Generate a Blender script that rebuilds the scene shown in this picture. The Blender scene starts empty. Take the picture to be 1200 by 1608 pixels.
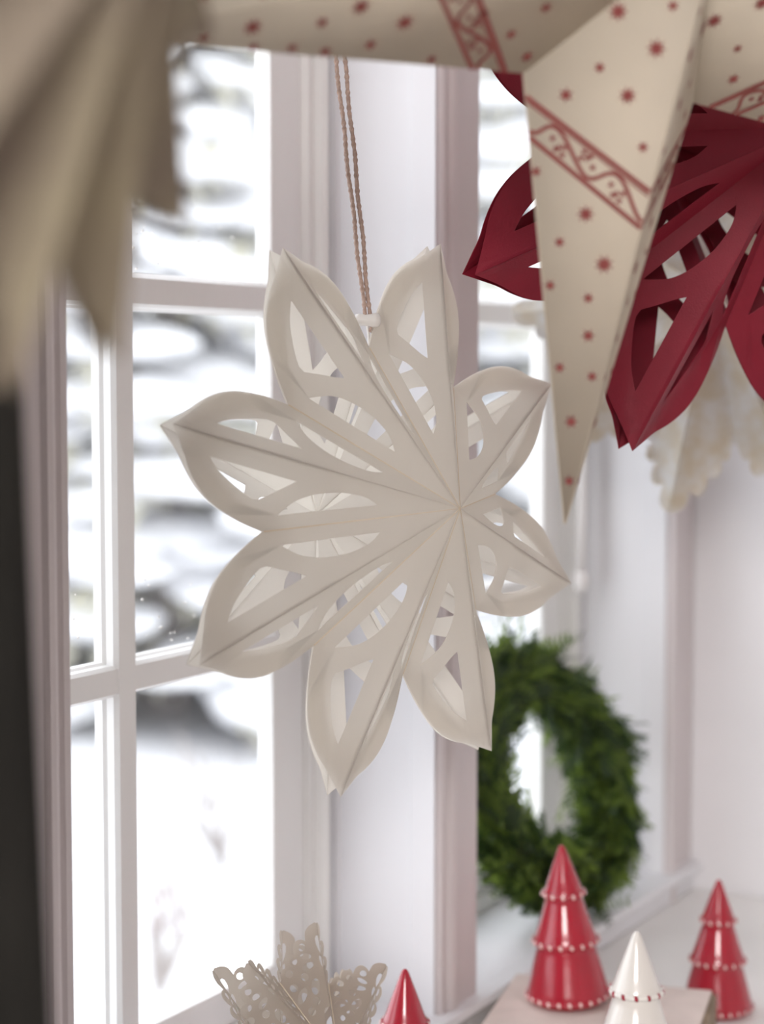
import bpy, bmesh, math, random
from mathutils import Vector, Matrix, noise
from mathutils.geometry import delaunay_2d_cdt
random.seed(7)
R = math.radians
sc = bpy.context.scene
COL = sc.collection

# ------------------------------------------------------------------ camera
F, CX, CY = 3000.0, 600.0, 804.0           # focal length in pixels of the 1200x1608 frame
AZ, PT = R(29.5), R(4.08)
cam_a = Vector((math.cos(AZ) * math.cos(PT), math.sin(AZ) * math.cos(PT), -math.sin(PT)))
cam_r = Vector((math.sin(AZ), -math.cos(AZ), 0))
cam_u = cam_r.cross(cam_a)
cd = bpy.data.cameras.new('camera')
cam = bpy.data.objects.new('camera', cd)
COL.objects.link(cam)
cam.matrix_world = Matrix((cam_r, cam_u, -cam_a)).transposed().to_4x4()
cd.sensor_fit = 'HORIZONTAL'
cd.sensor_width = 36
cd.lens = 36 * F / 1200
cd.clip_start = 0.05
cd.clip_end = 300
cd.dof.use_dof = True
cd.dof.focus_distance = 1.50
cd.dof.aperture_fstop = 4.6
sc.camera = cam
# ------------------------------------------------------------------ world, lamps, exposure
sc.view_settings.view_transform = 'Standard'
sc.view_settings.look = 'None'
sc.view_settings.gamma = 1
sc.view_settings.exposure = 0.12
sc.view_settings.use_curve_mapping = False
w = bpy.data.worlds.new('overcast_sky')
sc.world = w
w.use_nodes = True
bg = w.node_tree.nodes['Background']
bg.inputs['Color'].default_value = (0.92, 0.95, 1.0, 1)
bg.inputs['Strength'].default_value = 3.1
def area_lamp(name, loc, target, size, power, color):
    ld = bpy.data.lights.new(name, 'AREA')
    ld.shape = 'SQUARE'; ld.size = size; ld.energy = power; ld.color = color
    o = bpy.data.objects.new(name, ld); COL.objects.link(o)
    o.location = loc
    o.rotation_euler = (Vector(target) - Vector(loc)).to_track_quat('-Z', 'Y').to_euler()
    return o
area_lamp('room_fill', (-1.7, -0.6, 0.80), (1.5, 0.8, -0.1), 1.0, 76, (1.0, 0.96, 0.935))  # unseen fill lamp, added to brighten the room side
sc.cycles.max_bounces = 10
sc.cycles.diffuse_bounces = 5
sc.cycles.transparent_max_bounces = 16
sc.cycles.sample_clamp_indirect = 6

def ray(x, y):
    return cam_a + cam_r * ((x - CX) / F) - cam_u * ((y - CY) / F)
def at_z(x, y, z):
    d = ray(x, y); return d * (z / d.z)
def at_y(x, y, yy):
    d = ray(x, y); return d * (yy / d.y)

# ------------------------------------------------------------------ materials
def mat(name, col, rough=0.6, trans=0.0, coat=0.0, bump=0.0, bscale=200.0, var=0.0, vscale=8.0, spec=0.5, tcol=None, metal=0.0, stretch=(1, 1, 1), col2=None):
    m = bpy.data.materials.new(name); m.use_nodes = True
    nt = m.node_tree; b = nt.nodes['Principled BSDF']
    b.inputs['Base Color'].default_value = (*col, 1)
    b.inputs['Roughness'].default_value = rough
    b.inputs['Specular IOR Level'].default_value = spec
    b.inputs['Coat Weight'].default_value = coat
    b.inputs['Coat Roughness'].default_value = 0.06
    b.inputs['Metallic'].default_value = metal
    tc = nt.nodes.new('ShaderNodeTexCoord')
    mp = nt.nodes.new('ShaderNodeMapping'); mp.inputs['Scale'].default_value = stretch
    nt.links.new(tc.outputs['Object'], mp.inputs['Vector'])
    if var > 0:
        nz = nt.nodes.new('ShaderNodeTexNoise'); nz.inputs['Scale'].default_value = vscale
        nz.inputs['Detail'].default_value = 5
        nt.links.new(mp.outputs[0], nz.inputs['Vector'])
        rp = nt.nodes.new('ShaderNodeValToRGB')
        c2 = col2 or tuple(c * (1 - var) for c in col)
        rp.color_ramp.elements[0].position = 0.35; rp.color_ramp.elements[1].position = 0.65
        rp.color_ramp.elements[0].color = (*c2, 1); rp.color_ramp.elements[1].color = (*col, 1)
        nt.links.new(nz.outputs['Fac'], rp.inputs[0])
        nt.links.new(rp.outputs[0], b.inputs['Base Color'])
    if bump > 0:
        n2 = nt.nodes.new('ShaderNodeTexNoise'); n2.inputs['Scale'].default_value = bscale
        n2.inputs['Detail'].default_value = 3
        nt.links.new(mp.outputs[0], n2.inputs['Vector'])
        bp = nt.nodes.new('ShaderNodeBump'); bp.inputs['Strength'].default_value = bump
        bp.inputs['Distance'].default_value = 0.001
        nt.links.new(n2.outputs['Fac'], bp.inputs['Height'])
        nt.links.new(bp.outputs[0], b.inputs['Normal'])
    if trans > 0:
        t = nt.nodes.new('ShaderNodeBsdfTranslucent'); t.inputs['Color'].default_value = (*(tcol or col), 1)
        mx = nt.nodes.new('ShaderNodeMixShader'); mx.inputs[0].default_value = trans
        nt.links.new(b.outputs[0], mx.inputs[1]); nt.links.new(t.outputs[0], mx.inputs[2])
        nt.links.new(mx.outputs[0], nt.nodes['Material Output'].inputs['Surface'])
    return m

M = {}
M['paint'] = mat('white_gloss_paint', (0.81, 0.805, 0.83), 0.38, var=0.03, vscale=14, bump=0.25, bscale=60, stretch=(1, 1, 0.15))
M['paint_frame'] = mat('white_frame_paint', (0.88, 0.87, 0.85), 0.35, var=0.03, vscale=20, bump=0.25, bscale=80, stretch=(1, 1, 0.2))
M['wall'] = mat('pale_wall_paint', (0.87, 0.86, 0.88), 0.7, var=0.03, vscale=5, bump=0.2, bscale=120)
M['casing'] = mat('shaded_casing_paint', (0.66, 0.60, 0.60), 0.5, var=0.04, vscale=20, bump=0.2, bscale=100, stretch=(1, 1, 0.3))  # white casing boards, their room-side shade mixed into the colour
M['shelf'] = mat('chalky_white_paint', (0.88, 0.86, 0.84), 0.45, var=0.05, vscale=7, bump=0.2, bscale=50)
M['floor'] = mat('pale_floorboards', (0.55, 0.48, 0.4), 0.5, var=0.2, vscale=6, stretch=(1, 8, 1))
M['paper'] = mat('white_translucent_paper', (0.62, 0.60, 0.585), 0.85, trans=0.64, tcol=(0.98, 0.945, 0.89), bump=0.25, bscale=900, var=0.03, vscale=40, spec=0.15)
M['seam'] = mat('tan_glue_line', (0.74, 0.64, 0.50), 0.8)
M['red_paper'] = mat('deep_red_card', (0.25, 0.012, 0.030), 0.5, trans=0.03, tcol=(0.4, 0.02, 0.08), bump=0.2, bscale=700, var=0.1, vscale=30, spec=0.3)
M['cream'] = mat('cream_printed_paper', (0.74, 0.67, 0.56), 0.8, trans=0.28, tcol=(0.9, 0.78, 0.6), bump=0.2, bscale=500, var=0.05, vscale=25, spec=0.2)
M['print'] = mat('brick_red_print', (0.30, 0.085, 0.08), 0.8, trans=0.2, tcol=(0.4, 0.12, 0.1), spec=0.1)
M['lacepaper'] = mat('white_lace_paper', (0.42, 0.36, 0.305), 0.85, trans=0.48, tcol=(0.98, 0.93, 0.87), bump=0.2, bscale=900, var=0.03, vscale=40, spec=0.15)
M['goldpaper'] = mat('grey_beige_paper_with_gold', (0.76, 0.745, 0.72), 0.6, trans=0.2, tcol=(0.8, 0.77, 0.7), var=0.2, vscale=45, col2=(0.66, 0.58, 0.45))
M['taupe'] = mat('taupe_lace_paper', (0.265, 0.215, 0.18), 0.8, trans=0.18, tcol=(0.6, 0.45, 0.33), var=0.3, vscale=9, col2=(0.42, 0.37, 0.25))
M['cord'] = mat('dusty_pink_cotton_cord', (0.58, 0.42, 0.35), 0.9, bump=0.6, bscale=900, var=0.25, vscale=300)
M['bead'] = mat('white_painted_bead', (0.80, 0.77, 0.74), 0.3)
M['red_glaze'] = mat('red_ceramic_glaze', (0.40, 0.010, 0.028), 0.2, coat=0.5, var=0.08, vscale=25)
M['white_glaze'] = mat('white_ceramic_glaze', (0.80, 0.76, 0.71), 0.14, coat=0.6)
M['pink_dot'] = mat('pinkish_white_glaze_dot', (0.88, 0.66, 0.62), 0.25, coat=0.3)
M['red_dot'] = mat('dark_red_glaze_dot', (0.33, 0.01, 0.03), 0.2, coat=0.3)
M['book_cloth'] = mat('faded_pink_book_cloth', (0.72, 0.61, 0.56), 0.85, var=0.12, vscale=22, bump=0.5, bscale=500)
M['pages'] = mat('yellowed_page_edges', (0.66, 0.55, 0.42), 0.9, var=0.3, vscale=60, stretch=(1, 1, 14), bump=0.5, bscale=200)
M['spine'] = mat('worn_brown_spine', (0.36, 0.27, 0.19), 0.85, var=0.4, vscale=40, bump=0.5, bscale=200)
M['needles_a'] = mat('mid_green_foliage', (0.13, 0.20, 0.035), 0.6, trans=0.3, tcol=(0.36, 0.50, 0.07), var=0.5, vscale=25)
M['needles_b'] = mat('dark_green_foliage', (0.035, 0.065, 0.018), 0.6, trans=0.15, tcol=(0.1, 0.22, 0.04), var=0.4, vscale=25)
M['twig'] = mat('brown_twig', (0.12, 0.075, 0.04), 0.8, var=0.3, vscale=40)
M['snow'] = mat('fresh_snow', (0.70, 0.70, 0.715), 0.6, var=0.04, vscale=0.6)
M['fir'] = mat('frosted_fir_needles', (0.55, 0.53, 0.43), 0.8, trans=0.45, var=0.35, vscale=3)
M['bark'] = mat('frosted_bark', (0.40, 0.36, 0.34), 0.9, var=0.3, vscale=8)
M['curtain'] = mat('dark_charcoal_curtain', (0.035, 0.032, 0.027), 0.9, var=0.3, vscale=12, bump=0.4, bscale=500)
M['rod'] = mat('white_enamelled_metal', (0.85, 0.82, 0.81), 0.3)
M['gap_shade'] = mat('dark_gap_shade', (0.12, 0.12, 0.12), 0.4, metal=0.6)  # dark tone standing in for shade in the jamb gap
g = bpy.data.materials.new('window_glass'); g.use_nodes = True
nt = g.node_tree; nt.nodes.remove(nt.nodes['Principled BSDF'])
tr = nt.nodes.new('ShaderNodeBsdfTransparent'); tr.inputs[0].default_value = (0.985, 0.99, 0.99, 1)
gl = nt.nodes.new('ShaderNodeBsdfGlossy'); gl.inputs['Roughness'].default_value = 0.03
mx = nt.nodes.new('ShaderNodeMixShader'); mx.inputs[0].default_value = 0.05
nt.links.new(tr.outputs[0], mx.inputs[1]); nt.links.new(gl.outputs[0], mx.inputs[2])
nt.links.new(mx.outputs[0], nt.nodes['Material Output'].inputs['Surface'])
M['glass'] = g

# ------------------------------------------------------------------ helpers
def empty(name, label=None, cat=None, loc=(0, 0, 0), group=None, kind=None):
    o = bpy.data.objects.new(name, None); COL.objects.link(o); o.location = loc
    o.empty_display_size = 0.05
    return tag(o, label, cat, group, kind)
def tag(o, label=None, cat=None, group=None, kind=None):
    if label: o['label'] = label
    if cat: o['category'] = cat
    if group: o['group'] = group
    if kind: o['kind'] = kind
    return o
def build(name, bm, m, parent=None, smooth=False, kind=None, label=None):
    me = bpy.data.meshes.new(name)
    bmesh.ops.recalc_face_normals(bm, faces=bm.faces)
    if parent is not None:
        # geometry is given in world space: keep it there under the parent's place
        off = Vector((0, 0, 0)); p = parent
        while p is not None: off += p.location; p = p.parent
        bmesh.ops.translate(bm, verts=bm.verts, vec=-off)
    bm.to_mesh(me); bm.free()
    for mm in (m if isinstance(m, (list, tuple)) else [m]): me.materials.append(mm)
    if smooth:
        for f in me.polygons: f.use_smooth = True
    o = bpy.data.objects.new(name, me); COL.objects.link(o)
    if parent is not None: o.parent = parent
    if kind: o['kind'] = kind
    if label: o['label'] = label
    return o
def box(bm, lo, hi, bev=0.0, mi=0):
    lo, hi = Vector(lo), Vector(hi)
    r = bmesh.ops.create_cube(bm, size=1, matrix=Matrix.Translation((lo + hi) / 2) @ Matrix.Diagonal((*(hi - lo), 1)))
    if bev > 0:
        es = {e for v in r['verts'] for e in v.link_edges}
        bmesh.ops.bevel(bm, geom=list(es), offset=bev, segments=2, affect='EDGES', profile=0.6)
    return bm
def BM(): return bmesh.new()
def prism(bm, prof, p0, ax_u, ax_v, ax_l, length):
    """extrude a 2D profile (u, v) from p0 along ax_l"""
    a = [bm.verts.new(Vector(p0) + ax_u * u + ax_v * v) for u, v in prof]
    b = [bm.verts.new(Vector(p0) + ax_u * u + ax_v * v + ax_l * length) for u, v in prof]
    n = len(prof)
    for i in range(n): bm.faces.new((a[i], a[(i + 1) % n], b[(i + 1) % n], b[i]))
    bm.faces.new(a); bm.faces.new(b[::-1])
def tube(bm, pts, rad, seg=8, closed=False):
    rings = []
    n = len(pts)
    pv = None
    for i, p in enumerate(pts):
        p = Vector(p)
        t = (Vector(pts[min(i + 1, n - 1)]) - Vector(pts[max(i - 1, 0)])).normalized()
        if pv is None: pv = t.orthogonal().normalized()
        pv = (pv - t * pv.dot(t)).normalized(); q = t.cross(pv)
        rr = rad[i] if isinstance(rad, (list, tuple)) else rad
        rings.append([bm.verts.new(p + (pv * math.cos(k / seg * 2 * math.pi) + q * math.sin(k / seg * 2 * math.pi)) * rr) for k in range(seg)])
    for i in range(n - 1):
        for k in range(seg):
            bm.faces.new((rings[i][k], rings[i][(k + 1) % seg], rings[i + 1][(k + 1) % seg], rings[i + 1][k]))
    bm.faces.new(rings[0][::-1]); bm.faces.new(rings[-1])
def lathe(bm, prof, mtx, seg=48):
    rings = []
    for r_, z in prof:
        if r_ < 1e-6: rings.append([bm.verts.new(mtx @ Vector((0, 0, z)))])
        else: rings.append([bm.verts.new(mtx @ Vector((r_ * math.cos(k / seg * 2 * math.pi), r_ * math.sin(k / seg * 2 * math.pi), z))) for k in range(seg)])
    for a, b in zip(rings, rings[1:]):
        for k in range(seg):
            if len(a) == 1: bm.faces.new((a[0], b[k], b[(k + 1) % seg]))
            elif len(b) == 1: bm.faces.new((a[k], a[(k + 1) % seg], b[0]))
            else: bm.faces.new((a[k], a[(k + 1) % seg], b[(k + 1) % seg], b[k]))
def spline(P, n=6):
    out = []
    for i in range(len(P) - 1):
        p0 = P[max(i - 1, 0)]; p1 = P[i]; p2 = P[i + 1]; p3 = P[min(i + 2, len(P) - 1)]
        for k in range(n):
            t = k / n
            out.append(tuple(0.5 * ((2 * p1[j]) + (-p0[j] + p2[j]) * t + (2 * p0[j] - 5 * p1[j] + 4 * p2[j] - p3[j]) * t * t + (-p0[j] + 3 * p1[j] - 3 * p2[j] + p3[j]) * t ** 3) for j in (0, 1)))
    out.append(tuple(P[-1]))
    return out
X, Y, Z = Vector((1, 0, 0)), Vector((0, 1, 0)), Vector((0, 0, 1))

# ------------------------------------------------------------------ the setting
FACE, WIN = 0.863, 1.0           # room face of the window wall, plane of the sashes
SILL, SHELF, CEIL, FLOOR, HEAD = -0.632, -0.670, 1.02, -1.45, 0.78
CORN = 2.345
OUT = 1.04
GL = 0.010                         # depth of the glass behind the sash plane
bm = BM(); box(bm, (-2.6, -3.0, FLOOR - 0.05), (CORN, OUT, FLOOR)); build('floor', bm, M['floor'], kind='structure')
bm = BM(); box(bm, (-2.6, -3.0, CEIL), (CORN + .1, OUT, CEIL + 0.05)); build('ceiling', bm, M['wall'], kind='structure')
bm = BM(); box(bm, (CORN, -3.0, FLOOR), (CORN + 0.1, OUT, CEIL)); build('wall_right', bm, M['wall'], kind='structure')
bm = BM(); box(bm, (-2.7, -3.0, FLOOR), (-2.6, OUT, CEIL)); build('wall_left', bm, M['wall'], kind='structure')
bm = BM(); box(bm, (-2.7, -3.1, FLOOR), (CORN + .1, -3.0, CEIL)); build('wall_back', bm, M['wall'], kind='structure')
# window wall: piers, apron and lintel
wall = BM()
for a_, b_ in ((-2.6, 1.03), (1.64, 1.718), (2.262, CORN)):
    box(wall, (a_, FACE + 0.004, SILL - 0.03), (b_, OUT, HEAD))
box(wall, (-2.6, FACE + 0.004, FLOOR), (CORN, OUT, SILL - 0.03))
box(wall, (-2.6, FACE + 0.004, HEAD), (CORN, OUT, CEIL))
build('wall_front', wall, M['wall'], kind='structure')
# casings round the windows (moulded boards on the room face)
def casing_profile(w):
    # u across the board, v towards the room
    return [(0, 0), (0, .003), (.003, .006), (.010, .006), (.013, .003), (.016, .003), (.019, .008), (.024, .010), (.030, .010), (.033, .006), (w, .006), (w, 0)]
def casing(name, x0, w, side):
    b = BM(); u = X * side
    prism(b, casing_profile(w), (x0, FACE + 0.004, SILL - 0.036), u, -Y, Z, HEAD + 0.05 - SILL + .036)
    build(name, b, M['casing'], kind='structure')
casing('trim_1', 1.64, 0.078, 1)
casing('trim_2', 1.072, 0.10, -1)
b = BM(); prism(b, [(0, 0), (0, .010), (.008, .012), (.014, .012), (.018, .006), (.080, .006), (.080, 0)], (2.262, FACE + .004, SHELF), X, -Y, Z, HEAD - SHELF); build('trim_3', b, M['casing'], kind='structure')
b = BM(); prism(b, [(0, 0), (.0, .020), (.006, .024), (.012, .020), (.016, .010), (.036, .010), (.036, 0)], (1.072, FACE + .004, SILL + .0), -Z, -Y, X, CORN - 1.072); build('trim_4', b, M['paint'], kind='structure')
b = BM(); box(b, (-2.6, FACE - .008, HEAD), (CORN, FACE + .006, HEAD + .07), .002); build('trim_5', b, M['paint'], kind='structure')

ROWS = [(-0.575, -0.275), (-0.245, 0.057), (0.088, 0.390), (0.420, 0.722)]
def window(n, x0, x1, cols, stile_l, stile_r):
    t = empty('window_%d' % n, kind='structure', loc=((x0 + x1) / 2, WIN, SILL))
    # inner sill and jamb linings
    b = BM(); box(b, (x0 - .001, FACE + .0045, SILL - .029), (x1 + .001, OUT - .001, SILL), .0); build('window_sill', b, M['paint'], t)
    for s, xx in ((1, x0), (-1, x1)):
        b = BM()
        # lining with a shallow sunk panel
        prism(b, [(0, 0), (.004, 0), (.004, .026), (.0015, .028), (.0015, .108), (.004, .110), (.004, .172), (0, .172)], (xx, FACE + .004, SILL), X * s, Y, Z, HEAD - SILL)
        build('jamb_lining', b, M['paint'], t)
    b = BM(); box(b, (x0, FACE + .004, HEAD - .012), (x1, OUT, HEAD)); build('head_lining', b, M['paint'], t)
    # fixed frame with stepped mouldings
    for s, xx in ((1, x0), (-1, x1)):
        b = BM()
        prism(b, [(.0065, .0), (.014, -.014), (.020, -.016), (.024, -.012), (.026, -.004), (.036, -.004), (.040, .004), (.040, .022), (.0065, .022)], (xx, WIN - .006, SILL), X * s, Y, Z, HEAD - SILL - .012)
        build('window_frame', b, M['paint_frame'], t)
    b = BM(); box(b, (x0 + .04, WIN - .008, HEAD - .05), (x1 - .04, WIN + .024, HEAD - .012), .003); build('window_frame', b, M['paint_frame'], t)
    b = BM(); box(b, (x0 + .04, WIN - .012, SILL), (x1 - .04, WIN + .024, SILL + .02), .003); build('window_frame', b, M['paint_frame'], t)
    # sash: stiles, rails, muntins
    zt, zb = ROWS[-1][1], ROWS[0][0]
    def bar(nm, lo, hi, vert, wd):
        # moulded glazing bar, nose to the room, wd = half width at the glass
        b = BM()
        pr = [(-wd, .012), (-wd, .004), (-wd * .86, .001), (-wd * .84, -.006), (-wd * .66, -.010), (wd * .66, -.010), (wd * .84, -.006), (wd * .86, .001), (wd, .004), (wd, .012), (wd * .8, .014), (-wd * .8, .014)]
        if vert: prism(b, pr, (lo[0], WIN, lo[2]), X, Y, Z, hi[2] - lo[2])
        else: prism(b, [(p_[0], p_[1] * .96 + .0004) for p_ in pr], (lo[0], WIN, lo[2]), Z, Y, X, hi[0] - lo[0])
        build(nm, b, M['paint_frame'], t)
    zlo, zhi = zb - .037, zt + .01
    b = BM(); box(b, (x0 + .042, WIN - .006, zlo), (stile_l, WIN + .013, zhi), .004); build('stile', b, M['paint_frame'], t)
    b = BM(); box(b, (stile_r, WIN - .006, zlo), (x1 - .042, WIN + .013, zhi), .004); build('stile', b, M['paint_frame'], t)
    b = BM(); box(b, (stile_l, WIN - .006, zlo), (stile_r, WIN + .013, zb), .004); build('rail', b, M['paint_frame'], t)
    b = BM(); box(b, (stile_l, WIN - .006, zt), (stile_r, WIN + .013, zhi), .004); build('rail', b, M['paint_frame'], t)
    for i in range(len(ROWS) - 1):
        zc = (ROWS[i][1] + ROWS[i + 1][0]) / 2
        bar('muntin', (stile_l, 0, zc), (stile_r, 0, zc), False, (ROWS[i + 1][0] - ROWS[i][1]) / 2 + .001)
    for (c0, c1), (d0, d1) in zip(cols, cols[1:]):
        bar('muntin', ((c1 + d0) / 2, 0, zb), ((c1 + d0) / 2, 0, zt), True, (d0 - c1) / 2)
    for c0, c1 in cols:
        for z0, z1 in ROWS:
            b = BM(); box(b, (c0 - .004, WIN + GL, z0 - .004), (c1 + .004, WIN + GL + .0025, z1 + .004)); build('pane', b, M['glass'], t)
            # putty / glazing beads round the pane
    # condensation droplets on the lower part of some panes
    b = BM()
    for c0, c1 in cols:
        for z0, z1 in ROWS[1:3]:
            for k in range(34):
                px = random.uniform(c0 + .004, c1 - .004); pz = z0 + abs(random.gauss(0, .035)) + .004
                rr = random.uniform(.0006, .0014)
                bmesh.ops.create_icosphere(b, subdivisions=1, radius=rr, matrix=Matrix.Translation((px, WIN + GL - .0004, min(pz, z1 - .004))))
    build('water_droplet', b, M['white_glaze'], t, kind='stuff')
    return t
w1 = window(1, 1.03, 1.64, [(1.115, 1.289), (1.324, 1.543)], 1.115, 1.543)
w2 = window(2, 1.718, 2.262, [(1.785, 1.940), (1.970, 2.165)], 1.785, 2.165)
# casement stay rod with a bulb end on window 2
b = BM()
P0, P1 = at_y(916, 640, .965), at_y(912, 905, .965)
tube(b, [P0, P0.lerp(P1, .5), P1], .0065, 12)
build('latch_rod', b, M['rod'], w2, True)
b = BM(); bmesh.ops.create_uvsphere(b, u_segments=20, v_segments=12, radius=.011, matrix=Matrix.Translation(at_y(912, 912, .965)) @ Matrix.Diagonal((1, 1, 1.5, 1)))
build('latch_knob', b, M['rod'], w2, True)
b = BM(); P = at_y(914, 640, .99); box(b, (P.x - .012, .963, P.z - .012), (P.x + .012, .99, P.z + .03), .003); build('latch_bracket', b, M['rod'], w2)
b = BM(); P = at_y(913, 945, .975); tube(b, [(P.x, .988, SILL + .03), (P.x, .988, P.z)], .0045, 10); build('gap_shade_strip', b, M['gap_shade'], w2, True)  # dark strip drawn in place of the shaded gap line by the jamb
# deep shelf in front of the wall
b = BM(); box(b, (0.80, 0.10, SHELF - .03), (CORN - .001, FACE + .0035, SHELF), .001)
t = empty('display_shelf', 'wide white-painted shelf running along under both windows', 'shelf', (1.5, .5, SHELF))
build('shelf_board', b, M['shelf'], t)
for xx in (0.85, 1.5, 2.3):
    b = BM(); box(b, (xx - .02, .14, FLOOR), (xx + .02, .18, SHELF - .03), .003); build('leg', b, M['shelf'], t)
    b = BM(); box(b, (xx - .02, .80, FLOOR), (xx + .02, .84, SHELF - .03), .003); build('leg', b, M['shelf'], t)

# ------------------------------------------------------------------ folded paper stars
def frame3(yaw, pit, roll):
    n = Vector((math.sin(yaw) * math.cos(pit), -math.cos(yaw) * math.cos(pit), math.sin(pit)))
    e1 = Vector((math.cos(yaw), math.sin(yaw), 0)); e2 = n.cross(e1)
    if e2.z < 0: e2 = -e2
    c, s = math.cos(roll), math.sin(roll)
    return e1 * c + e2 * s, e2 * c - e1 * s, n
_cache = {}
def inside(p, poly):
    c = False; n = len(poly); x_, y_ = p
    for i in range(n):
        x1, y1 = poly[i]; x2, y2 = poly[(i + 1) % n]
        if (y1 > y_) != (y2 > y_) and x_ < (x2 - x1) * (y_ - y1) / (y2 - y1) + x1: c = not c
    return c
def triangulate(outline, holes, step):
    key = (id(outline), len(holes), holes[0][0] if holes else 0, step)
    if key in _cache: return _cache[key]
    pts, edges = [], []
    for l in [outline] + list(holes):
        k0 = len(pts); n = len(l)
        pts += [Vector((p[0], p[1])) for p in l]; edges += [(k0 + i, k0 + (i + 1) % n) for i in range(n)]
    if step:
        bnd = list(pts); y_ = 0.0
        while y_ < 1.1:
            x_ = 0.0
            while x_ < 1.1:
                q = (x_ + .31 * y_, y_ + .001)
                if inside(q, outline) and not any(inside(q, h) for h in holes) and min((Vector(q) - b_).length for b_ in bnd) > step * .35: pts.append(Vector(q))
                x_ += step
            y_ += step * .8
    V_, E_, F_, *_ = delaunay_2d_cdt(pts, edges, [], 0, 1e-6)
    tri = []
    for f in F_:
        c = (sum(V_[i].x for i in f) / 3, sum(V_[i].y for i in f) / 3)
        if inside(c, outline) and not any(inside(c, h) for h in holes): tri.append(tuple(f))
    _cache[key] = ([(v.x, v.y) for v in V_], tri)
    return _cache[key]
def sheet(bm, A, T, N, outline, holes, t, bend=None):
    """a piece of card through A, T, N; 2D points are (a, b) = A + a(T-A) + b(N-A).
    bend = (p n): past the line T-N the card curls back so that it stays on its own side of the middle plane"""
    u, v = T - A, N - A
    m = u.cross(v).normalized()
    P2, tri = triangulate(outline, holes, .055 if bend else 0)
    fr, bk = [], []
    for a_, b_ in P2:
        q = A + u * a_ + v * b_
        if bend:
            s_ = 1 - a_ - b_; k = .04 * max(a_, 0) + .003
            q = q + bend * ((s_ + math.sqrt(s_ * s_ + k * k)) / 2 - s_ - .055 * max(0, a_ - a_ ** 3) * min(1, max(0, b_) / .3) ** 2)
        fr.append(bm.verts.new(q + m * (t / 2))); bk.append(bm.verts.new(q - m * (t / 2)))
    cnt = {}
    for a_, b_, c_ in tri:
        f1 = bm.faces.new((fr[a_], fr[b_], fr[c_])); f2 = bm.faces.new((bk[c_], bk[b_], bk[a_])); f1.smooth = f2.smooth = True
        for e in ((a_, b_), (b_, c_), (c_, a_)):
            if (e[1], e[0]) in cnt: del cnt[(e[1], e[0])]
            else: cnt[e] = 1
    for i, j in cnt:
        f = bm.faces.new((fr[j], fr[i], bk[i], bk[j]))
        for e in f.edges: e.smooth = False
def round_corner(P, Q, R_, f=.12, n=4):
    """points rounding corner Q between P and R_"""
    a = (Q[0] + (P[0] - Q[0]) * f, Q[1] + (P[1] - Q[1]) * f); c = (Q[0] + (R_[0] - Q[0]) * f, Q[1] + (R_[1] - Q[1]) * f)
    return [tuple((1 - t) ** 2 * a[j] + 2 * t * (1 - t) * Q[j] + t * t * c[j] for j in (0, 1)) for t in [k / n for k in range(n + 1)]]
# curved-petal star
EDGE = spline([(1, 0), (.87, .168), (.735, .345), (.62, .505), (.50, .66), (.385, .79), (.265, .895), (.12, .975), (0, 1)], 5)
H_OUT = spline([(.70, .25), (.64, .315), (.555, .405), (.45, .50), (.355, .58), (.30, .618)], 4) + spline([(.285, .605), (.335, .455), (.37, .345), (.405, .248)], 4)
H_IN = spline([(.128, .745), (.18, .63), (.24, .485), (.272, .35), (.268, .245), (.235, .205), (.19, .205), (.118, .255)], 4)
PETAL_OUT = EDGE + [(0, 0)]
def star(name, label, cat, C, fr, n, phase, Rr, Rn, p, zt, material, outline, holes, th=.0006, group=None, seams=True, piece='petal', backp=None, bent=True):
    e1, e2, nn = fr
    t = empty(name, label, cat, C, group)
    for i in range(n):
        th0 = phase - i * 2 * math.pi / n
        d = lambda a_: e1 * math.cos(a_) + e2 * math.sin(a_)
        T = d(th0) * Rr; NR = d(th0 - math.pi / n) * Rn; NL = d(th0 + math.pi / n) * Rn
        b = BM()
        A = C + nn * p
        for N in (NR, NL): sheet(b, A, C + T + nn * zt, C + N + nn * .0004, outline, holes, th, nn * p if bent else None)
        front = build(piece, b, material, t)
        b = BM(); A2 = C - nn * (backp or p)
        for N in (NR, NL): sheet(b, A2, C + T - nn * zt, C + N - nn * .0004, outline, holes, th, nn * -p if bent else None)
        build('back_fold', b, material, front)
        if seams:
            b = BM(); q = (C + NR) - A; s_ = q.normalized().cross(nn).normalized() * .0006
            vs = [b.verts.new(v) for v in (A + nn * .0010 - s_ * .3, A + nn * .0010 + s_ * .3, C + NR + nn * .0012 + s_, C + NR + nn * .0012 - s_)]
            vb = [b.verts.new(v.co - nn * .0008) for v in vs]
            b.faces.new(vs); b.faces.new(vb[::-1])
            for k in range(4): b.faces.new((vs[k], vs[(k + 1) % 4], vb[(k + 1) % 4], vb[k]))
            build('glue_seam', b, M['seam'], t)
    return t
def placed(px, py, dep, yaw, pit, roll): return ray(px, py) * dep, frame3(yaw, pit, roll)

# white star, the subject
W = [605.49019, 803.58548, -0.2739, 0.08096, 0.06438, 0.22478, 0.12886, 0.07961, 0.00557, 0.00026]
C, fr = placed(W[0], W[1], 1.5, W[2], W[3], W[4])
star('paper_star', 'large white cut-out paper star with eight curved points, hanging from a pink cord', 'paper star', C, fr, 8, R(157.5), W[5], W[6], W[7], W[8], M['paper'], PETAL_OUT, [H_OUT, H_IN])
whiteC, whitefr = C, fr
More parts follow.
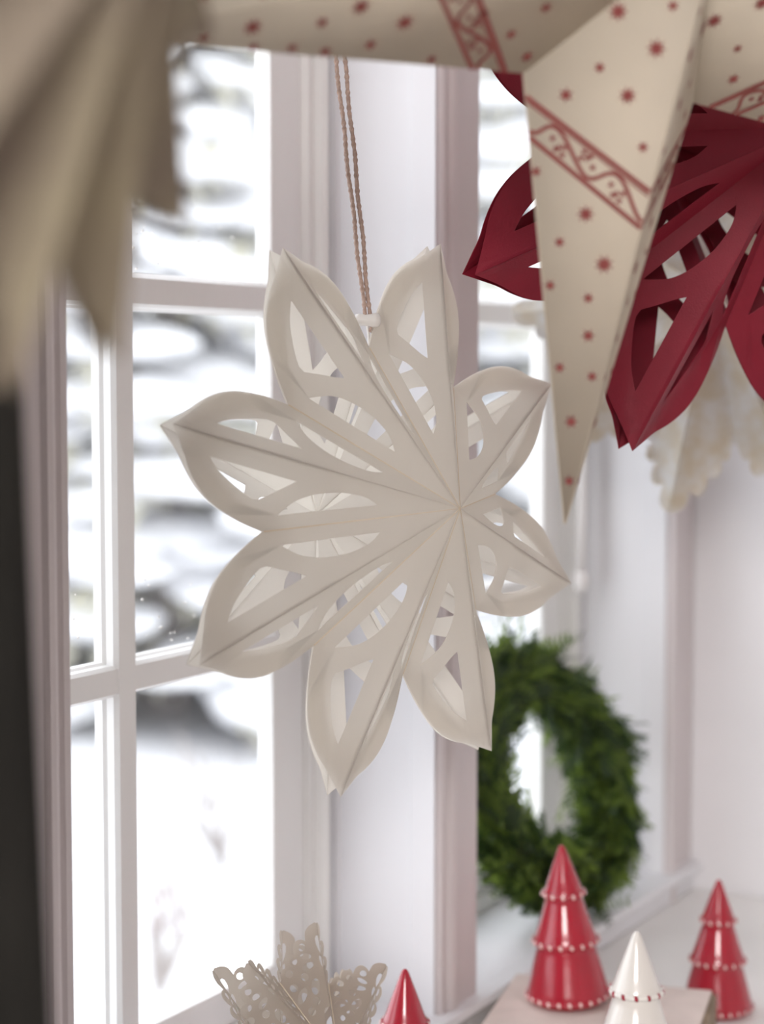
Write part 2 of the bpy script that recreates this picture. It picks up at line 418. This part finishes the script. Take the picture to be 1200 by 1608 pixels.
# red star
Q = [1139.84046, 208.10359, -0.52698, -0.06397, 0.46164, 0.26231]; k = 1.62 / 1.5
C, fr = placed(Q[0], Q[1], 1.62, Q[2], Q[3], Q[4]); RR = Q[5] * k
star('paper_star', 'deep red cut-out paper star, hanging half hidden behind the printed cream star', 'paper star', C, fr, 8, 0, RR, .573 * RR, .354 * RR, .025 * RR, M['red_paper'], PETAL_OUT, [H_OUT, H_IN], seams=False)
redC = C
# cream printed star
K = [984.79151, -105.70758, -0.47762, -0.09324, -0.04979, 0.41352, 0.13044, 0.09268]; dep = 1.21; k = dep / 1.32
C, fr = placed(K[0], K[1], dep, K[2], K[3], K[4])
KR, KN, KP = K[5] * k, K[6] * k, K[7] * k
cream = star('paper_star', 'big cream paper star printed with small red stars and scroll bands, nearest the top', 'paper star', C, fr, 5, R(-90), KR, KN, KP, .0006, M['cream'], [(1, 0), (0, 1), (0, 0)], [], th=.0008, seams=False, piece='point', bent=False)
creamC = C
# its flat print: little stars and a scroll band, 0.4 mm proud of each facet
def facet(i, side):
    e1, e2, nn = fr
    d = lambda a_: e1 * math.cos(a_) + e2 * math.sin(a_)
    th0 = R(-90) - i * R(72)
    A = creamC + nn * KP; T = creamC + d(th0) * KR + nn * .0006; N = creamC + d(th0 - side * R(36)) * KN + nn * .0004
    m = (T - A).cross(N - A).normalized()
    if m.dot(nn) < 0: m = -m
    return A, T, N, m
def to_ab(px, py, f):
    A, T, N, m = f; dd = ray(px, py); P = dd * (A.dot(m) / dd.dot(m)) - A
    u, v = T - A, N - A
    uu, uv, vv, pu, pv = u.dot(u), u.dot(v), v.dot(v), P.dot(u), P.dot(v)
    D = uu * vv - uv * uv
    return ((pu * vv - pv * uv) / D, (pv * uu - pu * uv) / D)
def glyph(b, f, ab, r_, rot=0.0, pts=6):
    A, T, N, m = f; c = A + (T - A) * ab[0] + (N - A) * ab[1] + m * .0009
    e = (T - A).normalized(); g_ = m.cross(e)
    cv = b.verts.new(c); vs = []
    for k in range(pts * 2):
        rr = r_ * (1 if k % 2 == 0 else .42); an = rot + k * math.pi / pts
        vs.append(b.verts.new(c + (e * math.cos(an) + g_ * math.sin(an)) * rr))
    for k in range(pts * 2): b.faces.new((cv, vs[k], vs[(k + 1) % (pts * 2)]))
def stroke(b, f, P, wd):
    A, T, N, m = f
    Q_ = [A + (T - A) * p[0] + (N - A) * p[1] + m * .0009 for p in P]
    prev = None
    for i in range(len(Q_)):
        t_ = (Q_[min(i + 1, len(Q_) - 1)] - Q_[max(i - 1, 0)]).normalized(); s_ = t_.cross(m) * wd / 2
        cur = (b.verts.new(Q_[i] + s_), b.verts.new(Q_[i] - s_))
        if prev: b.faces.new((prev[0], prev[1], cur[1], cur[0]))
        prev = cur
def band(b, f, P0, P1, P2, P3):
    """band between outer line P0-P1 (nearer the centre) and inner line P2-P3, from notch edge to ridge"""
    L = lambda p, q, t: (p[0] + (q[0] - p[0]) * t, p[1] + (q[1] - p[1]) * t)
    for p, q in ((P0, P1), (P2, P3)):
        stroke(b, f, [p, q], .0030)
    stroke(b, f, [L(P0, P2, .13), L(P1, P3, .13)], .0010)
    pt = lambda t, s: L(L(P0, P1, t), L(P2, P3, t), s)
    wave = [pt(i / 48, .52 + .32 * math.cos(i / 48 * math.pi * 4.0)) for i in range(49)]
    stroke(b, f, wave, .0026)
    for tc, s, sg in ((.02, .40, 1), (.26, .66, -1), (.50, .36, 1), (.76, .66, -1), (.98, .4, 1)):
        if tc < .04 or tc > .96: continue
        for dt, ds in ((0, 0), (-.05, .12 * sg), (.05, .12 * sg), (-.025, -.1 * sg), (.03, -.12 * sg)):
            glyph(b, f, pt(tc + dt, s + ds), .0028, dt * 20, 4)
D_L = [(1031, 76, 1), (971, 18, 1), (1057, 9, 0), (942, 106, 0), (897, 56, 0), (848, 110, .6), (889, 149, .4), (986, 150, .8), (1010, 231, 0), (842, 269, 0), (920, 336, .8), (879, 380, 0), (949, 415, 1), (864, 448, 0), (924, 468, 0), (924, 527, .3), (879, 577, 0), (930, 591, 0), (897, 662, .3), (894, 755, 0)]
A_L = [(396, 41, 1), (320, 60, .3), (397, 73, 0), (458, 74, 0), (505, 34, .2), (566, 9, 1), (510, 80, .2), (581, 69, .2), (635, 34, 1), (677, 92, 0), (802, 53, .2), (827, 88, .4), (857, 11, .2), (760, 20, 0)]
fD = facet(0, 1); fA = facet(1, -1)
def good(ab): return ab[0] > .02 and ab[1] > .02 and ab[0] + ab[1] < .985
patD = [(to_ab(x_, y_, fD), s_) for x_, y_, s_ in D_L]; patD = [q for q in patD if good(q[0])]
patA = [(to_ab(x_, y_, fA), s_) for x_, y_, s_ in A_L]; patA = [q for q in patA if good(q[0])]
bandD = [to_ab(*q, fD) for q in ((822, 148), (1018, 299), (829, 213), (1005, 357))]
def clip_band(B):
    # snap the ends on the ridge (b = 0) and on the free edge (a + b = 1)
    out = []
    for p, q in ((B[0], B[1]), (B[2], B[3])):
        def edge(o, d):
            s = (1 - o[0] - o[1]) / ((d[0] + d[1]) or 1e-9); return (o[0] + d[0] * s, o[1] + d[1] * s)
        d = (q[0] - p[0], q[1] - p[1]); s = -p[1] / d[1]
        out += [edge(p, d), (p[0] + d[0] * s, 0.0)]
    return [out[0], out[1], out[2], out[3]]
bandD = clip_band(bandD)
for i in range(5):
    for side in (1, -1):
        f = facet(i, side)
        pat = patA if (i, side) == (1, -1) else patD
        for ab, s_ in pat:
            b = BM(); glyph(b, f, ab, .0041 + .0026 * s_, random.random(), 6 if s_ < .5 else 8)
            build('printed_star', b, M['print'], cream)
        b = BM(); band(b, f, *bandD)
        build('printed_band', b, M['print'], cream, kind='stuff')

# lace-edged star shapes
def ell(c, e, hw, u, v, n=14):
    """ellipse hole around (a,b) centre c with half axis to the (a,b) point e, half width hw (in units of |u|), in the metric of the plane"""
    ul = u.length
    ex = u / ul; m = u.cross(v).normalized(); ey = m.cross(ex)
    def xy(p): q = u * p[0] + v * p[1]; return Vector((q.dot(ex) / ul, q.dot(ey) / ul))
    def ab(q):
        vb = Vector((v.dot(ex) / ul, v.dot(ey) / ul)); bb = q.y / vb.y; return (q.x - bb * vb.x, bb)
    c_ = xy(c)
    if e is None: a1 = Vector((hw, 0)); a2 = Vector((0, hw))
    else:
        a1 = xy(e) - c_; a2 = Vector((-a1.y, a1.x)).normalized() * hw
    return [ab(c_ + a1 * math.cos(k / n * 2 * math.pi) + a2 * math.sin(k / n * 2 * math.pi)) for k in range(n)]
SC = spline([(1.005, 0), (.985, .05), (.941, .11), (.869, .206), (.805, .275), (.757, .309), (.71, .292)], 3)[:-1] + spline([(.708, .294), (.669, .377), (.596, .498), (.518, .598), (.468, .635), (.439, .629), (.433, .594)], 3)[:-1] + \
     spline([(.430, .597), (.377, .692), (.307, .796), (.249, .861), (.216, .875), (.210, .84), (.215, .80)], 3)[:-1] + spline([(.21, .805), (.175, .874), (.122, .94), (.084, .967), (.062, .962), (.052, .944)], 3)[:-1] + [(.04, .96), (0, 1)]
RIDGE = [(0, 0), (.275, 0), (.235, .07), (.19, .16), (.26, .145), (.34, .10), (.41, .0), (.685, 0), (.69, .035), (.71, .055), (.735, .055), (.755, .035), (.762, 0), (.782, 0), (.79, .04), (.81, .075), (.85, .08), (.89, .05), (.92, 0)]
L_OUT = SC + RIDGE
SC0 = SC + [(0, 0)]
def lace_holes(u, v):
    h = []
    for c in ((.608, .392), (.377, .618), (.207, .754), (.377, .422), (.134, .705), (.302, .256), (.147, .392)): h.append(ell(c, None, .029, u, v))
    for c, e, hw in (((.576, .335), (.505, .46), .022), ((.516, .316), (.416, .451), .024), ((.422, .224), (.498, .196), .030), ((.17, .543), (.288, .44), .030)): h.append(ell(c, e, hw, u, v))
    return h
LP = [488.09249, 1679.38745, -0.16813, 0.347, -0.25196, 0.11697, 0.07616, 0.03349, 0.02048]; dep = 1.525; k = dep / 1.6
C, fr = placed(LP[0], LP[1], dep, LP[2], LP[3], LP[4])
R5, R6, P7, Z8 = [q * k for q in LP[5:9]]
u_ = Vector((R5, 0, Z8 - P7)); v_ = Vector((R6 * math.cos(math.pi / 8), R6 * math.sin(math.pi / 8), -P7))
star('paper_ornament', 'white lace-cut paper star with scalloped points, standing on the shelf at the bottom', 'paper star', C, fr, 8, R(90), R5, R6, P7, Z8, M['lacepaper'], L_OUT, lace_holes(u_, v_), th=.0005)
# far lace star with gold flecks
C, fr = placed(1143, 468, 2.02, R(-80), R(0), R(0))
RL = .232
farC = C
star('paper_star', 'blurred pale lace-edged paper star with gold flecks, hanging behind the red star', 'paper star', C, fr, 10, R(-104.5), RL, .66 * RL, .10, .006, M['goldpaper'], SC0, [], seams=False)
# near lace star at the left edge
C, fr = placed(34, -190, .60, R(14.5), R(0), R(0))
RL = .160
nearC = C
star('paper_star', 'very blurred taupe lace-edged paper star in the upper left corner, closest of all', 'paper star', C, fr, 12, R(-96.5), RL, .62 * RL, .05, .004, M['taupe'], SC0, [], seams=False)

# ------------------------------------------------------------------ cords
def cord(label, bottom, top, strands=2, r_=.0019, gap=.0025, bead=True, colour='cord', bead_r=.0078, side=None):
    t = empty('hanging_cord', label, 'cord', bottom)
    d = (top - bottom); L_ = d.length; d.normalize(); s_ = side or cam_r
    for k in range(strands):
        b = BM(); sg = (k - (strands - 1) / 2) * 2
        pts = []
        for i in range(61):
            f_ = i / 60; g_ = gap * (.55 + .45 * min(1, f_ * 4)) + .0012 * math.sin(f_ * 7 + k)
            pts.append(bottom + d * (L_ * f_) + s_ * (sg * g_) + s_ * .0006 * math.sin(f_ * 90 + 2 * k))
        # laid cord: two thin plies twisted round each other
        for ply in (0, math.pi):
            q = []
            for i in range(0, 241):
                f_ = i / 240; j = min(int(f_ * 60), 59); base = pts[j].lerp(pts[j + 1], f_ * 60 - j)
                an = f_ * L_ / .012 * 2 * math.pi + ply
                q.append(base + (s_ * math.cos(an) + cam_a * math.sin(an)) * r_ * .42)
            tube(b, q, r_ * .72, 5)
        build('strand', b, M[colour], t, True)
    if bead:
        b = BM()
        mt = Matrix.Translation(bottom) @ Matrix((cam_r, cam_a, cam_u)).transposed().to_4x4() @ Matrix.Rotation(R(4), 4, 'Y') @ Matrix.Scale(1.12, 4)
        lathe(b, [(0.0018, -.0088), (.0036, -.0086), (.0044, -.006), (.0040, -.002), (.0046, .002), (.0058, .0052), (.0052, .0080), (.0030, .0094), (.0012, .0096)], mt @ Matrix.Rotation(R(90), 4, 'Y'), 20)
        build('bead', b, M['bead'], t, True)
        b = BM(); bmesh.ops.create_uvsphere(b, u_segments=10, v_segments=8, radius=.0022, matrix=Matrix.Translation(bottom + cam_u * -.0075 + cam_r * .003 - cam_a * .001)); build('knot', b, M['cord'], t, True)
        b = BM(); tube(b, [bottom + cam_u * -.004, bottom - cam_u * .0105 + cam_r * .001, bottom - cam_u * .022 + cam_r * .0015], .0011, 6); build('loop', b, M['bead'], t)
    b = BM(); bmesh.ops.create_cone(b, segments=16, radius1=.006, radius2=.004, depth=.008, cap_ends=True, matrix=Matrix.Translation(top)); build('ceiling_hook', b, M['rod'], t)
    return t
bd = ray(577, 503) * 1.500
tp = ray(534, 85) * 1.500; dd = tp - bd; top = bd + dd * ((CEIL - .004 - bd.z) / dd.z)
cord('doubled dusty-pink cord with a white bead holding the white paper star', bd, top, side=cam_r)
def straight(label, C_, dz): 
    p = Vector(C_) + Z * dz; cord(label, p, Vector((p.x, p.y, CEIL - .004)), 2, bead=False)

# ------------------------------------------------------------------ ceramic trees
HZ = 690.0
def tree(label, base, H, body, dot, lean=0.0, tiers=3, group=None):
    t = empty('ceramic_tree', label, 'ceramic tree', base, group)
    s = H / HZ
    rot = Matrix.Translation(base) @ (Matrix.Rotation(R(lean), 4, cam_a) if lean else Matrix())
    zz = lambda y_: (738 - y_) * s
    prof = [(0, 48), (5, 49), (10, 53), (16, 63), (26, 90), (45, 140), (63, 190), (78, 232), (86, 246), (88, 258), (84, 270), (81, 280), (86, 300), (98, 340), (114, 390), (130, 436), (138, 452), (140, 466), (134, 478), (129, 488), (133, 510), (146, 560), (161, 620), (174, 668), (180, 690), (181, 705), (174, 722), (162, 735), (150, 738), (0, 738)]
    b = BM(); lathe(b, [(r_ * s, zz(y_)) for r_, y_ in prof], rot, 64)
    build('body', b, body, t, True)
    for maj, y_, nb in ((88, 259, 13), (140, 466, 19), (181, 704, 25)):
        b = BM(); n1, n2 = 72, 10; rg = []
        for i in range(n1):
            an = i / n1 * 2 * math.pi; mr = 10.5 * (1 + .12 * math.cos(an * nb))
            rg.append([b.verts.new(rot @ Vector(((maj + mr * math.cos(q)) * s * math.cos(an), (maj + mr * math.cos(q)) * s * math.sin(an), zz(y_) + mr * s * math.sin(q)))) for q in [k_ / n2 * 2 * math.pi for k_ in range(n2)]])
        for i in range(n1):
            for j in range(n2): b.faces.new((rg[i][j], rg[(i + 1) % n1][j], rg[(i + 1) % n1][(j + 1) % n2], rg[i][(j + 1) % n2]))
        rim = build('rim', b, body, t, True)
        me = None
        for i in range(nb):
            an = (i + .3) / nb * 2 * math.pi; P = Vector(((maj + 5.6) * s * math.cos(an), (maj + 5.6) * s * math.sin(an), zz(y_)))
            Mx = (Matrix.Rotation(R(lean), 4, cam_a) if lean else Matrix()) @ Matrix.Translation(P) @ Matrix.Rotation(an, 4, 'Z') @ Matrix.Rotation(R(24), 4, 'X')
            if me is None:
                q = BM(); bmesh.ops.create_icosphere(q, subdivisions=2, radius=1, matrix=Matrix.Diagonal((7.0 * s, 8.5 * s, 12.0 * s, 1)))
                me = bpy.data.meshes.new('dot'); q.to_mesh(me); q.free(); me.materials.append(dot)
                for ff in me.polygons: ff.use_smooth = True
            o = bpy.data.objects.new('dot', me); COL.objects.link(o); o.parent = rim; o.matrix_local = Mx
    return t
BOOKZ = -0.625
tree('red ceramic tree standing on the pink book, its three rims dotted white', at_z(893, 1570, BOOKZ + .0005), .158, M['red_glaze'], M['pink_dot'], lean=-3.0)
def tip_tree(label, px, py, dep, H, body, dot):
    p = ray(px, py) * dep; tree(label, Vector((p.x, p.y, SHELF + .0005)), H, body, dot)
tip_tree('blurred red ceramic tree on the shelf at the right edge, behind the book', 1129, 1380, 2.01, .67 - .1415 * 0 - .2633 * 2.01, M['red_glaze'], M['pink_dot'])
tip_tree('white ceramic tree with dark red dots, in front of the book', 1000, 1459, 1.70, .1765, M['white_glaze'], M['red_dot'])
tip_tree('small red ceramic tree top beside the lace-cut paper star', 636, 1521, 1.66, .1555, M['red_glaze'], M['pink_dot'])
# ------------------------------------------------------------------ book
ea, eb = Vector((.236, -.972, 0)).normalized(), Vector((-.972, -.236, 0)).normalized()
bk0 = Vector((1.779, .845, 0)); BW, BD = .205, .185
t = empty('old_book', 'old cloth-bound book with a faded pinkish cover, lying under the red ceramic tree', 'book', bk0 + ea * BW / 2 + eb * BD / 2 + Z * SHELF)
def obox(bm, a0, a1, b0, b1, z0, z1, bev):
    mt = Matrix((ea, eb, ea.cross(eb))).transposed().to_4x4()
    sgn = ea.cross(eb).z
    r = bmesh.ops.create_cube(bm, size=1, matrix=Matrix.Translation(bk0 + ea * (a0 + a1) / 2 + eb * (b0 + b1) / 2 + Z * (z0 + z1) / 2) @ mt @ Matrix.Diagonal((a1 - a0, b1 - b0, z1 - z0, 1)))
    bmesh.ops.bevel(bm, geom=list({e for v in r['verts'] for e in v.link_edges}), offset=bev, segments=3, affect='EDGES')
b = BM(); obox(b, 0, BW, 0, BD, BOOKZ - .003, BOOKZ, .0014); build('front_cover', b, M['book_cloth'], t)
b = BM(); obox(b, 0, BW, 0, BD, SHELF + .0003, SHELF + .003, .001); build('back_cover', b, M['book_cloth'], t)
b = BM()
for i in range(18):
    z0 = SHELF + .003 + (BOOKZ - SHELF - .006) * i / 18
    obox(b, .006 + random.uniform(-.0012, .0012), BW - .004, .004 + random.uniform(-.0012, .0012), BD - .004 + random.uniform(-.001, .001), z0, z0 + (BOOKZ - SHELF - .006) / 18, .0003)
build('page_block', b, M['pages'], t)
b = BM(); obox(b, BW - .004, BW + .004, .0, BD, SHELF + .001, BOOKZ - .0005, .0035); build('spine', b, M['spine'], t)

# ------------------------------------------------------------------ wreath
def wreath():
    cen = ray(866, 1222) * 2.24
    rng = random.Random(3)
    be, ps = R(22), R(-10)
    U = (X * math.cos(ps) + Y * math.sin(ps)); n0 = Z.cross(U) * 1.0   # n0 points to the window
    V = (Z * math.cos(be) + n0 * math.sin(be)); Wn = U.cross(V)
    RM, rt = .122, .040
    cen.y = .925
    t = empty('evergreen_wreath', 'bushy green evergreen wreath leaning in the window recess behind the red tree', 'wreath', Vector((cen.x, cen.y, SILL)))
    cp = [cen + (U * math.cos(a_) + V * math.sin(a_)) * RM for a_ in [i / 40 * 2 * math.pi for i in range(41)]]
    b = BM()
    for s_ in range(3):
        tube(b, [p + Wn * .006 * math.cos(i * .7 + s_ * 2) + Z * .006 * math.sin(i * .7 + s_ * 2) for i, p in enumerate(cp)], .005, 6)
    build('twig_ring', b, M['twig'], t)
    bms = [BM(), BM()]
    def spray(P, D, L_, bmx):
        """a cypress spray: a stem with flat leaflets on both sides"""
        sd = D.cross(Vector((rng.gauss(0, 1), rng.gauss(0, 1), rng.gauss(0, 1)))).normalized()
        nl = 6
        up = D.cross(sd)
        for k_ in range(nl):
            f_ = k_ / nl
            c_ = P + D * L_ * f_ + up * (-.25 * L_ * f_ * f_)
            for sg in (1, -1):
                dr = (D * 1.0 + sd * sg * (.85 - .3 * f_)).normalized(); l_ = L_ * (.45 - .25 * f_) ; w_ = .0016
                sv = dr.cross(up).normalized() * w_
                a1 = bmx.verts.new(c_ - sv); a2 = bmx.verts.new(c_ + sv); a3 = bmx.verts.new(c_ + dr * l_ * .6 + sv * .9 + up * .001); a4 = bmx.verts.new(c_ + dr * l_); a5 = bmx.verts.new(c_ + dr * l_ * .6 - sv * .9)
                bmx.faces.new((a1, a2, a3, a5)); bmx.faces.new((a5, a3, a4))
    for i in range(3300):
        an = rng.uniform(0, 2 * math.pi)
        rad = U * math.cos(an) + V * math.sin(an); tan = -U * math.sin(an) + V * math.cos(an)
        q = rng.uniform(0, 2 * math.pi); out = rad * math.cos(q) + Wn * math.sin(q)
        rr = rt * math.sqrt(rng.uniform(.05, 1)) * (1.05 + .18 * math.sin(an * 3 + 1) + .12 * math.sin(an * 7)) 
        P = cen + rad * RM + (rad * math.cos(q) + Wn * math.sin(q) * .62) * rr * .8
        D = (-tan * rng.uniform(.5, 1.2) + out * rng.uniform(.1, .9) + Vector((rng.gauss(0, .25), rng.gauss(0, .1), rng.gauss(0, .25)))).normalized()
        if math.sin(q) > .6: D = (D - Wn * .3).normalized()
        L_ = rng.uniform(.022, .042) * (1.9 if rng.random() < .07 else 1)
        E_ = P + D * L_
        if E_.y > WIN - .012 or E_.y < .87 and False: D.y = -abs(D.y) * .3; D.normalize(); P.y = min(P.y, WIN - .03)
        if (P + D * L_).z < SILL + .003:
            D.z = abs(D.z) * .3; D.normalize(); P.z = max(P.z, SILL + .008)
        spray(P, D, L_, bms[0] if rng.random() < .5 else bms[1])
    build('foliage', bms[0], M['needles_a'], t, kind='stuff', label='fresh mid-green sprays')
    build('foliage', bms[1], M['needles_b'], t, kind='stuff', label='darker green sprays')
wreath()

# ------------------------------------------------------------------ dark curtain at the left edge of the view
b = BM(); n1 = 40; cols_ = []
for j in range(13):
    zz = FLOOR + .01 + (CEIL - .03 - FLOOR) * j / 12; row = []
    e_ = ray(0, 800) * .80
    ed = (.30 - zz) * .034
    for i in range(n1 + 1):
        s_ = i / n1
        P = e_ + cam_r * (ed - s_ * .62) + Vector((cam_a.x, cam_a.y, 0)) * (.022 * math.sin(s_ * 46) + .006 * math.sin(s_ * 17 + zz * 3)); P.z = zz
        row.append(b.verts.new(P))
    cols_.append(row)
for j in range(12):
    for i in range(n1): b.faces.new((cols_[j][i], cols_[j][i + 1], cols_[j + 1][i + 1], cols_[j + 1][i]))
bmesh.ops.solidify(b, geom=b.faces[:], thickness=.002)
o = build('curtain', b, M['curtain'], smooth=True)
tag(o, 'dark charcoal curtain hanging out of focus at the left edge', 'curtain')

# ------------------------------------------------------------------ outdoors
GR = -2.0
b = BM(); nx, ny = 90, 90; vs = []
for i in range(nx + 1):
    for j in range(ny + 1):
        x_ = -10 + 70 * i / nx; y_ = OUT + .4 + 55 * j / ny
        h = .22 * noise.noise((x_ * .22, y_ * .22, 1)) + .06 * noise.noise((x_ * .8, y_ * .8, 4)) + max(0, y_ - 25) * .05
        vs.append(b.verts.new((x_, y_, GR + h - .12)))
for i in range(nx):
    for j in range(ny):
        a_ = i * (ny + 1) + j; b.faces.new((vs[a_], vs[a_ + ny + 1], vs[a_ + ny + 2], vs[a_ + 1]))
o = build('ground', b, M['snow'], smooth=True, kind='structure')
def snow_tree(label, dist, azd, H, Rb, seed, dens=1.0):
    rng = random.Random(seed)
    base = Vector((math.cos(R(azd)) * dist, math.sin(R(azd)) * dist, GR - .05))
    t = empty('snowy_fir', label, 'tree', base, 'snow-laden trees in the garden')
    b = BM(); tube(b, [base + Z * (H * q) + X * .05 * math.sin(q * 5) for q in (0, .25, .5, .75, .97)], [.13, .11, .08, .05, .02], 8); build('trunk', b, M['bark'], t)
    fo, sn = BM(), BM()
    n = int(150 * dens)
    for i in range(n):
        q = (i + rng.random()) / n; q = q ** 1.15
        z_ = H * (.06 + .92 * q); L_ = Rb * (1 - q) ** .8 * rng.uniform(.65, 1.1) + .12
        an = i * 2.39996 + rng.uniform(-.3, .3)
        D = Vector((math.cos(an), math.sin(an), rng.uniform(-.30, .02))).normalized(); S = D.cross(Z).normalized(); Uu = S.cross(D)
        P0 = base + Z * z_
        wd = L_ * rng.uniform(.22, .34) + .04
        for k_ in range(16):
            f_ = rng.uniform(.15, 1); sd = rng.uniform(-1, 1) * wd * (1 - f_ * .6)
            c_ = P0 + D * L_ * f_ + S * sd - Z * (.16 * L_ * f_ * f_)
            dr = (D * .8 + S * (sd / wd) * 1.0 - Z * rng.uniform(.1, .7)).normalized(); l_ = rng.uniform(.14, .30); w_ = rng.uniform(.03, .055)
            s2 = dr.cross(Z).normalized() * w_
            a1 = fo.verts.new(c_ - s2); a2 = fo.verts.new(c_ + s2); a3 = fo.verts.new(c_ + dr * l_ + s2 * .3); a4 = fo.verts.new(c_ + dr * l_ - s2 * .3 - Z * .03)
            fo.faces.new((a1, a2, a3, a4))
        for k_ in range(rng.choice((2, 2, 3, 4))):
            f_ = rng.uniform(.4, .95); c_ = P0 + D * L_ * f_ + S * rng.uniform(-.6, .6) * wd - Z * (.16 * L_ * f_ * f_ - .035)
            rx, ry, rz = wd * rng.uniform(.5, 1.0) + .05, wd * rng.uniform(.5, .9) + .04, rng.uniform(.05, .13)
            mt = Matrix.Translation(c_) @ Matrix((D, S, Uu)).transposed().to_4x4() @ Matrix.Diagonal((rx, ry, rz, 1))
            r = bmesh.ops.create_icosphere(sn, subdivisions=2, radius=1, matrix=mt)
            for v in r['verts']: v.co += Vector((0, 0, 1)) * .03 * noise.noise(v.co * 6) + v.normal * .0
    build('boughs', fo, M['fir'], t, kind='stuff')
    build('snow_load', sn, M['snow'], t, True, kind='stuff')
trees = [
    ('snow-covered fir outside, seen through the left window', 11.6, 36.0, 6.2, 1.75, 11, 1.3),
    ('snow-covered fir further left outside the left window', 13.6, 45.5, 5.6, 1.6, 12, 1.1),
    ('snow-covered fir outside, seen through the right window', 13.8, 24.5, 6.2, 1.8, 14, 1.2),
    ('tall snowy tree far back behind the right window', 21, 28.5, 9.5, 2.4, 31, 1.5),
    ('tall snowy tree far back, just left of the nearest fir', 20, 42.0, 9.5, 2.4, 33, 1.5)]
for a_ in trees: snow_tree(*a_)
def shrub(label, px, dist, h, seed):
    rng = random.Random(seed); d = ray(px, 800); d.z = 0; d.normalize(); base = d * dist; base.z = GR - .1
    t = empty('bare_shrub', label, 'shrub', base, None)
    for k_ in range(9):
        b = BM(); P = Vector(base); D = Vector((rng.uniform(-.5, .5), rng.uniform(-.5, .5), 1)).normalized(); pts = [P.copy()]
        for i in range(6):
            P = P + D * h / 6 * rng.uniform(.7, 1.2); D = (D + Vector((rng.gauss(0, .2), rng.gauss(0, .2), -.05))).normalized(); pts.append(P.copy())
            if i > 1: 
                e_ = P + (D + Vector((rng.gauss(0, .7), rng.gauss(0, .7), .2))).normalized() * h * .25; tube(b, [P, e_], [.006, .003], 4)
        tube(b, pts, [.014, .012, .010, .008, .006, .005, .003], 5)
        build('branch', b, M['bark'], t)
shrub('bare twiggy shrub poking out of the snow outside the left window', 350, 8.0, .55, 1)
shrub('smaller bare shrub in the snow close to the window bottom', 245, 6.4, .4, 2)

# cords of the other hanging stars, up to the ceiling
straight('thin cord above the printed cream star', creamC, KP * 0 + .150)
straight('thin cord above the red star', redC, .20)
straight('thin cord above the pale gold-flecked star', farC, .18)
straight('thin cord above the taupe star in the corner', nearC, .14)
